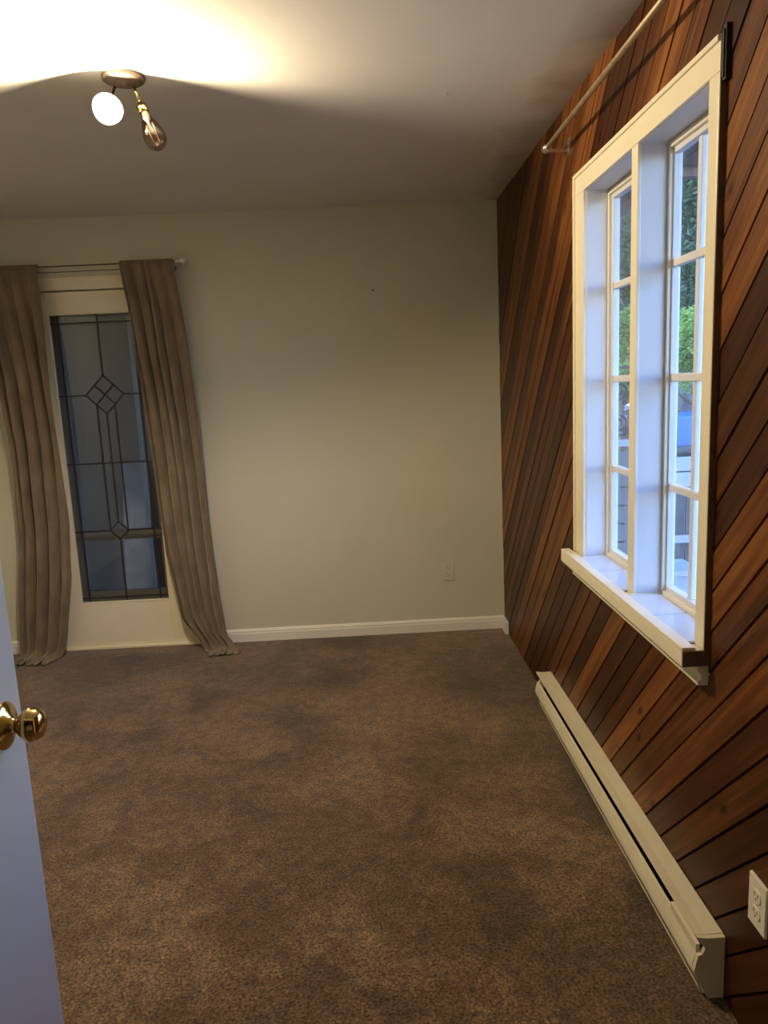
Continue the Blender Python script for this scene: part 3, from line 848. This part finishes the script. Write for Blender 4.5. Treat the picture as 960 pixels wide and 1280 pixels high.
# ------------------------------------------------------------------ open white door beside the camera
DXF = -0.577
YE = 1.150
dr = empty('door_2', (DXF-0.018, YF, 0)); dr['kind'] = 'structure'; dr['label'] = 'open white interior door with a brass knob'
part(MB().box(DXF-0.036, DXF, YF+0.005, YE, 0.012, 2.03, 0.002), 'slab', M['doorwhite'], dr)
KZ, KY = 0.990, 1.090
kn = empty('door_knob', Vector((DXF, KY, KZ)) - world_loc(dr)); kn.parent = dr; kn['label'] = 'polished brass tulip door knob'
part(MB().lathe((DXF-0.001, KY, KZ), (1, 0, 0), [(0.0375, 0), (0.0375, 0.003), (0.036, 0.006), (0.032, 0.008), (0.026, 0.010), (0.018, 0.013), (0.014, 0.016), (0, 0.016)], 32), 'rose', M['brass'], kn)
part(MB().lathe((DXF, KY, KZ), (1, 0, 0), [(0.014, 0.010), (0.013, 0.014), (0.0105, 0.017), (0.011, 0.020), (0.0145, 0.024), (0.021, 0.031), (0.0262, 0.038), (0.0270, 0.0415), (0.0262, 0.044), (0.0245, 0.046), (0.0235, 0.052), (0.021, 0.0575), (0.015, 0.0605), (0.006, 0.062), (0, 0.0622)], 32), 'knob', M['brass'], kn)
part(MB().lathe((DXF-0.036, KY, KZ), (-1, 0, 0), [(0.0375, 0), (0.0375, 0.003), (0.030, 0.009), (0.013, 0.014), (0.011, 0.030), (0.026, 0.050), (0.024, 0.060), (0.012, 0.069), (0, 0.070)], 24), 'knob', M['brass'], kn)
part(MB().box(DXF-0.030, DXF-0.006, YE-0.003, YE+0.0015, KZ-0.028, KZ+0.028, 0.001), 'latch_plate', M['brass'], dr, 'brass latch plate')
for z in (0.22, 1.0, 1.82):
    part(MB().tube([(DXF+0.003, YF+0.004, z-0.045), (DXF+0.003, YF+0.004, z+0.045)], 0.006, 10), 'hinge', M['brass'], dr)

# ------------------------------------------------------------------ ceiling lamp
lamp = empty('ceiling_lamp', (-0.681, 2.487, H)); tag(lamp, 'bronze ceiling lamp with one glowing bulb and one unlit vintage bulb', 'lamp')
CXc, CYc = -0.681, 2.490
part(MB().lathe((CXc, CYc, H+0.001), (0, 0, -1), [(0.064, 0), (0.064, 0.005), (0.060, 0.007), (0.062, 0.010), (0.057, 0.014), (0.040, 0.017), (0.015, 0.019), (0.008, 0.024), (0, 0.026)], 36), 'canopy', M['bronze'], lamp)
A = Vector((-0.062, 0.785, 0.616)).normalized()
B = Vector((-0.731, 2.460, 2.337))
RR = 0.044; DD = RR/math.tan(radians(70))
rim = B + A*DD
bulb = empty('lit_bulb', B - world_loc(lamp)); bulb.parent = lamp; bulb['label'] = 'glowing warm white bulb'
part(MB().lathe(rim, A, [(RR, 0), (RR*0.98, 0.004), (0.034, 0.014), (0.021, 0.026), (0.0145, 0.032), (0.0135, 0.050), (0, 0.051)], 28), 'bulb_base', M['bulbbase'], bulb)
dome = []
for i in range(13):
    t = i/12*pi/2
    dome.append((RR*0.985*cos(t), -0.054*sin(t)))
part(MB().lathe(rim, A, dome, 28), 'bulb_dome', M['glow'], bulb)
s_top = rim + A*0.046
part(MB().lathe(rim + A*0.030, A, [(0, 0), (0.0165, 0), (0.0165, 0.026), (0.010, 0.030), (0, 0.031)], 20), 'socket', M['bronze'], lamp)
part(MB().tube([s_top, s_top + Vector((0.004, 0.0, 0.008)), Vector((-0.715, CYc+0.025, 2.426))], 0.0042, 10), 'stem', M['brass'], lamp)
pl = bpy.data.lights.new('bulb_light', 'POINT'); pl.energy = LAMP_WATTS; pl.shadow_soft_size = 0.008; pl.color = (1.0, 0.80, 0.51)
# the bulb shines more strongly ahead than to the side, as its dome does
pl.use_nodes = True
ln = pl.node_tree.nodes; ll = pl.node_tree.links
le = ln['Emission']
ltc = ln.new('ShaderNodeTexCoord')
ldot = ln.new('ShaderNodeVectorMath'); ldot.operation = 'DOT_PRODUCT'; ldot.inputs[1].default_value = tuple(LSIGN*a for a in A)
lmr = ln.new('ShaderNodeMapRange'); lmr.interpolation_type = 'SMOOTHSTEP'; lmr.inputs['From Min'].default_value = -0.80; lmr.inputs['From Max'].default_value = 0.05
lmr.inputs['To Min'].default_value = 0.12; lmr.inputs['To Max'].default_value = 1.0
ll.new(ltc.outputs['Normal'], ldot.inputs[0]); ll.new(ldot.outputs['Value'], lmr.inputs['Value']); ll.new(lmr.outputs['Result'], le.inputs['Strength'])
plo = bpy.data.objects.new('bulb_light', pl); COL.objects.link(plo); plo.parent = bulb; plo.location = (0, 0, 0)
# unlit vintage bulb
E0 = Vector((-0.646, 2.535, 2.374)); E1 = Vector((-0.600, 2.530, 2.246)); EA = (E1-E0).normalized()
part(MB().tube([(-0.660, CYc+0.030, 2.428), (-0.655, CYc+0.040, 2.402), E0 - EA*0.006], 0.0042, 10), 'stem', M['brass'], lamp)
part(MB().lathe(E0 - EA*0.008, EA, [(0, 0), (0.011, 0.001), (0.0165, 0.006), (0.0165, 0.030), (0.0145, 0.032), (0, 0.032)], 20), 'socket', M['brass'], lamp)
vb = empty('vintage_bulb', E0 - world_loc(lamp)); vb.parent = lamp; vb['label'] = 'unlit clear teardrop filament bulb'
part(MB().lathe(E0, EA, [(0.0140, 0.022), (0.0140, 0.034), (0.017, 0.042), (0.025, 0.060), (0.0315, 0.080), (0.0350, 0.096), (0.0355, 0.108), (0.0325, 0.122), (0.023, 0.135), (0.010, 0.142), (0.0, 0.1435)], 28), 'bulb_glass', M['amberglass'], vb)
u = EA.orthogonal().normalized(); w = EA.cross(u)
part(MB().lathe(E0, EA, [(0.0115, 0.020), (0.0115, 0.040), (0.006, 0.050), (0.003, 0.060), (0, 0.061)], 14), 'glass_stem', M['bulbbase'], vb)
fp = []
for k in range(8):
    a = 2*pi*k/8
    fp.append(E0 + EA*(0.060 if k % 2 else 0.118) + (u*cos(a)+w*sin(a))*0.011)
part(MB().tube(fp, 0.0009, 6), 'filament', M['filament'], vb)

# ------------------------------------------------------------------ outside the window
GZ = -0.30
st(MB().box(WO, 30, -12, 40, GZ-0.05, GZ), 'floor_garden', M['ground'], 'grey gravel yard outside the window')
# eave with brown soffit boards
ev = empty('roof_eave', (1.25, 3.0, 2.40)); tag(ev, 'brown boarded roof eave above the window outside', 'eave')
for k in range(6):
    xa = WO+0.004 + k*0.118
    part(MB().box(xa, xa+0.112, -1.2, 6.2, 2.40, 2.42, 0.002), 'soffit_board', M['soffit'], ev)
part(MB().box(1.602, 1.625, -1.2, 6.2, 2.395, 2.50, 0.003), 'fascia', M['whiteboard'], ev)
for k in range(7):
    y = -0.6 + k*1.05
    part(MB().box(WO+0.004, 1.60, y, y+0.05, 2.355, 2.40, 0.003), 'rafter', M['soffit'], ev)

def foliage(name, label, c, rad, n, size, mat, seed, trunk=True, group='shrubs and trees outside the window'):
    rr = random.Random(seed); c = Vector(c)
    root = empty(name, (c.x, c.y, GZ)); tag(root, label, 'tree' if 'tree' in name else 'shrub', group)
    V = []; F = []
    blobs = [(Vector((rr.gauss(0, .42)*rad[0], rr.gauss(0, .42)*rad[1], rr.uniform(-.8, .8)*rad[2])), rr.uniform(.25, .5)) for _ in range(26)]
    for k in range(n):
        bc, br = rr.choice(blobs)
        d = Vector((rr.gauss(0, 1), rr.gauss(0, 1), rr.gauss(0, 1))).normalized()*br*(rr.random()**0.4)
        p = c + bc + Vector((d.x*rad[0], d.y*rad[1], d.z*rad[2]))*1.0
        t = Vector((rr.gauss(0, 1), rr.gauss(0, 1), rr.gauss(0, .6))).normalized(); q = t.orthogonal().normalized()
        q = (Matrix.Rotation(rr.uniform(0, 6.28), 3, t) @ q)
        s = size*rr.uniform(.6, 1.3)
        i = len(V)
        nrm = t.cross(q)*s*0.12
        V += [p - t*s*.55, p + q*s*.3 + nrm, p + t*s*.55, p - q*s*.3 + nrm]
        F += [[i, i+1, i+2], [i, i+2, i+3]]
    mb = MB(); mb.v = [Vector(v) for v in V]; mb.f = F; mb.smooth = [False]*len(F)
    o = mb.build('foliage', mat, root, weld=False); o['kind'] = 'stuff'
    if trunk:
        base = Vector((c.x, c.y, GZ-0.02))
        mb = MB().tube([base, base + Vector((.05, .02, (c.z-GZ)*.5)), Vector((c.x-.04, c.y, c.z+rad[2]*.5))], [0.07*rad[0]+.02, 0.055*rad[0]+.015, 0.02], 10)
        part(mb, 'trunk', M['bark'], root)
        for k in range(6):
            a = rr.uniform(0, 6.28); st_ = base + Vector((.03, .01, (c.z-GZ)*rr.uniform(.45, .8)))
            part(MB().tube([st_, st_ + Vector((cos(a)*rad[0]*.4, sin(a)*rad[1]*.4, rad[2]*.25)), st_ + Vector((cos(a)*rad[0]*.7, sin(a)*rad[1]*.7, rad[2]*.6))], [0.03, 0.02, 0.008], 6), 'branch', M['bark'], root)
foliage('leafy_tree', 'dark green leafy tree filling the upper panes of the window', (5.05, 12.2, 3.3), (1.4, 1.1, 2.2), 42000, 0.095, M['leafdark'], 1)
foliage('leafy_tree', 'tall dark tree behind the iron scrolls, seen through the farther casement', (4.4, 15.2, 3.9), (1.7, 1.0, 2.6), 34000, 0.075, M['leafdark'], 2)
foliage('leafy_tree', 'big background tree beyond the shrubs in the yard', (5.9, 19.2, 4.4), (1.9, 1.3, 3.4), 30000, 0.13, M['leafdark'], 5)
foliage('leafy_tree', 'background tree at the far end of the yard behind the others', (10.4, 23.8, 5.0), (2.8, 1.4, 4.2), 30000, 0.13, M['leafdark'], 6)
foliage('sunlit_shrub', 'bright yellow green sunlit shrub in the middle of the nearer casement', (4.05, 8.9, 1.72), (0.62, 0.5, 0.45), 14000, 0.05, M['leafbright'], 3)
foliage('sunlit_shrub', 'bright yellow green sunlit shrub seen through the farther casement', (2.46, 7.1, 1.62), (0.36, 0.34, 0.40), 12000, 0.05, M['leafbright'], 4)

# dark rock bank
def rock(c, r, seed, label):
    rr = random.Random(seed)
    bm = bmesh.new(); bmesh.ops.create_icosphere(bm, subdivisions=3, radius=1)
    dirs = [(Vector((rr.gauss(0, 1), rr.gauss(0, 1), rr.gauss(0, 1))).normalized(), rr.uniform(.6, .95)) for _ in range(14)]
    for v in bm.verts:
        p = v.co.copy()
        for d, k in dirs:
            t = p.dot(d)
            if t > k: p -= d*(t-k)
        v.co = Vector((c[0]+p.x*r[0], c[1]+p.y*r[1], max(GZ-0.01, c[2]+p.z*r[2])))
    mb = MB().add_bm(bm); bm.free()
    tag(mb.build('boulder', M['rock']), label, 'boulder', 'boulders in the yard')
rock((4.6, 10.1, 0.38), (0.85, 0.45, 1.1), 1, 'dark boulder behind the blue covered stack')
rock((3.05, 9.4, 0.20), (0.62, 0.6, 0.75), 2, 'dark boulder behind the iron scroll railing')

# blue covered stack with white boards below
bs = empty('covered_stack', (3.75, 8.0, GZ)); tag(bs, 'stack of white boards under a bright blue tarpaulin', 'covered stack')
part(MB().box(3.12, 4.5, 7.75, 8.5, 0.66, 1.00, 0.03), 'tarpaulin', M['blue'], bs, 'bright blue tarpaulin')
for k in range(5):
    part(MB().box(3.14+0.01*k, 4.46, 7.72-0.012*(k % 2), 8.45, GZ+0.06+k*0.165, GZ+0.06+k*0.165+0.152, 0.006), 'board', M['whiteboard'], bs)
for x in (3.3, 4.2):
    part(MB().box(x, x+0.1, 7.76, 8.4, GZ, GZ+0.062), 'bearer', M['greyboard'], bs)
mb = MB()
pts = [(3.10+0.14*k, 7.735, 0.60+0.05*sin(k*0.7)) for k in range(11)]
mb.tube(pts, 0.045, 8); part(mb, 'rolled_edge', M['darkboard'], bs)

# low dark fence with a white rail, in front of the stack
fz = empty('low_fence', (2.75, 6.1, GZ)); tag(fz, 'low dark boarded fence with a white rail', 'fence')
for k in range(9):
    x = 2.30 + k*0.125
    part(MB().box(x, x+0.115, 6.10, 6.125, GZ+0.02, 0.50, 0.003), 'board', M['darkboard'], fz)
part(MB().box(2.28, 3.45, 6.075, 6.10, 0.035, 0.10, 0.004), 'rail', M['whiteboard'], fz)
for x in (2.28, 3.40):
    part(MB().box(x, x+0.07, 6.125, 6.195, GZ, 0.55, 0.004), 'post', M['greyboard'], fz)

# deck railing with iron scrolls, seen in the farther casement
rl = empty('deck_railing', (1.72, 5.0, GZ)); tag(rl, 'white railed deck fence topped by black iron scrollwork', 'railing')
part(MB().box(1.45, 2.05, 4.98, 5.02, 0.985, 1.03, 0.004), 'rail', M['whiteboard'], rl)
part(MB().box(1.45, 2.05, 4.985, 5.015, 1.50, 1.52, 0.003), 'rail', M['blackmetal'], rl)
for k, (cx_, cz_, r_, dr_) in enumerate([(1.55, 1.14, 0.085, 1), (1.72, 1.14, 0.085, -1), (1.89, 1.14, 0.085, 1), (1.55, 1.36, 0.085, -1), (1.72, 1.36, 0.085, 1), (1.89, 1.36, 0.085, -1)]):
    pts = []
    for i in range(40):
        t = i/39; a = dr_*(t*4.2*pi); q = r_*(1-0.82*t)
        pts.append((cx_+q*cos(a), 5.0, cz_+q*sin(a)))
    part(MB().tube(pts, 0.008, 6), 'scroll', M['blackmetal'], rl)
for k in range(6):
    z = 0.20 + k*0.128
    part(MB().box(1.46, 2.04, 5.0, 5.02, z, z+0.112, 0.003), 'slat', M['greyboard'], rl)
for x in (1.43, 2.0):
    part(MB().box(x, x+0.06, 4.96, 5.04, GZ, 1.55, 0.004), 'post', M['soffit'], rl)
sb = empty('deck_step', (1.7, 4.75, GZ)); tag(sb, 'white boarded deck step below the iron scroll railing', 'step')
for k in range(3):
    part(MB().box(1.35, 2.15, 4.62+k*0.11, 4.72+k*0.11, 0.16, 0.195, 0.004), 'board', M['whiteboard'], sb)
part(MB().box(1.37, 2.13, 4.64, 4.94, GZ, 0.16, 0.004), 'riser', M['whiteboard'], sb)
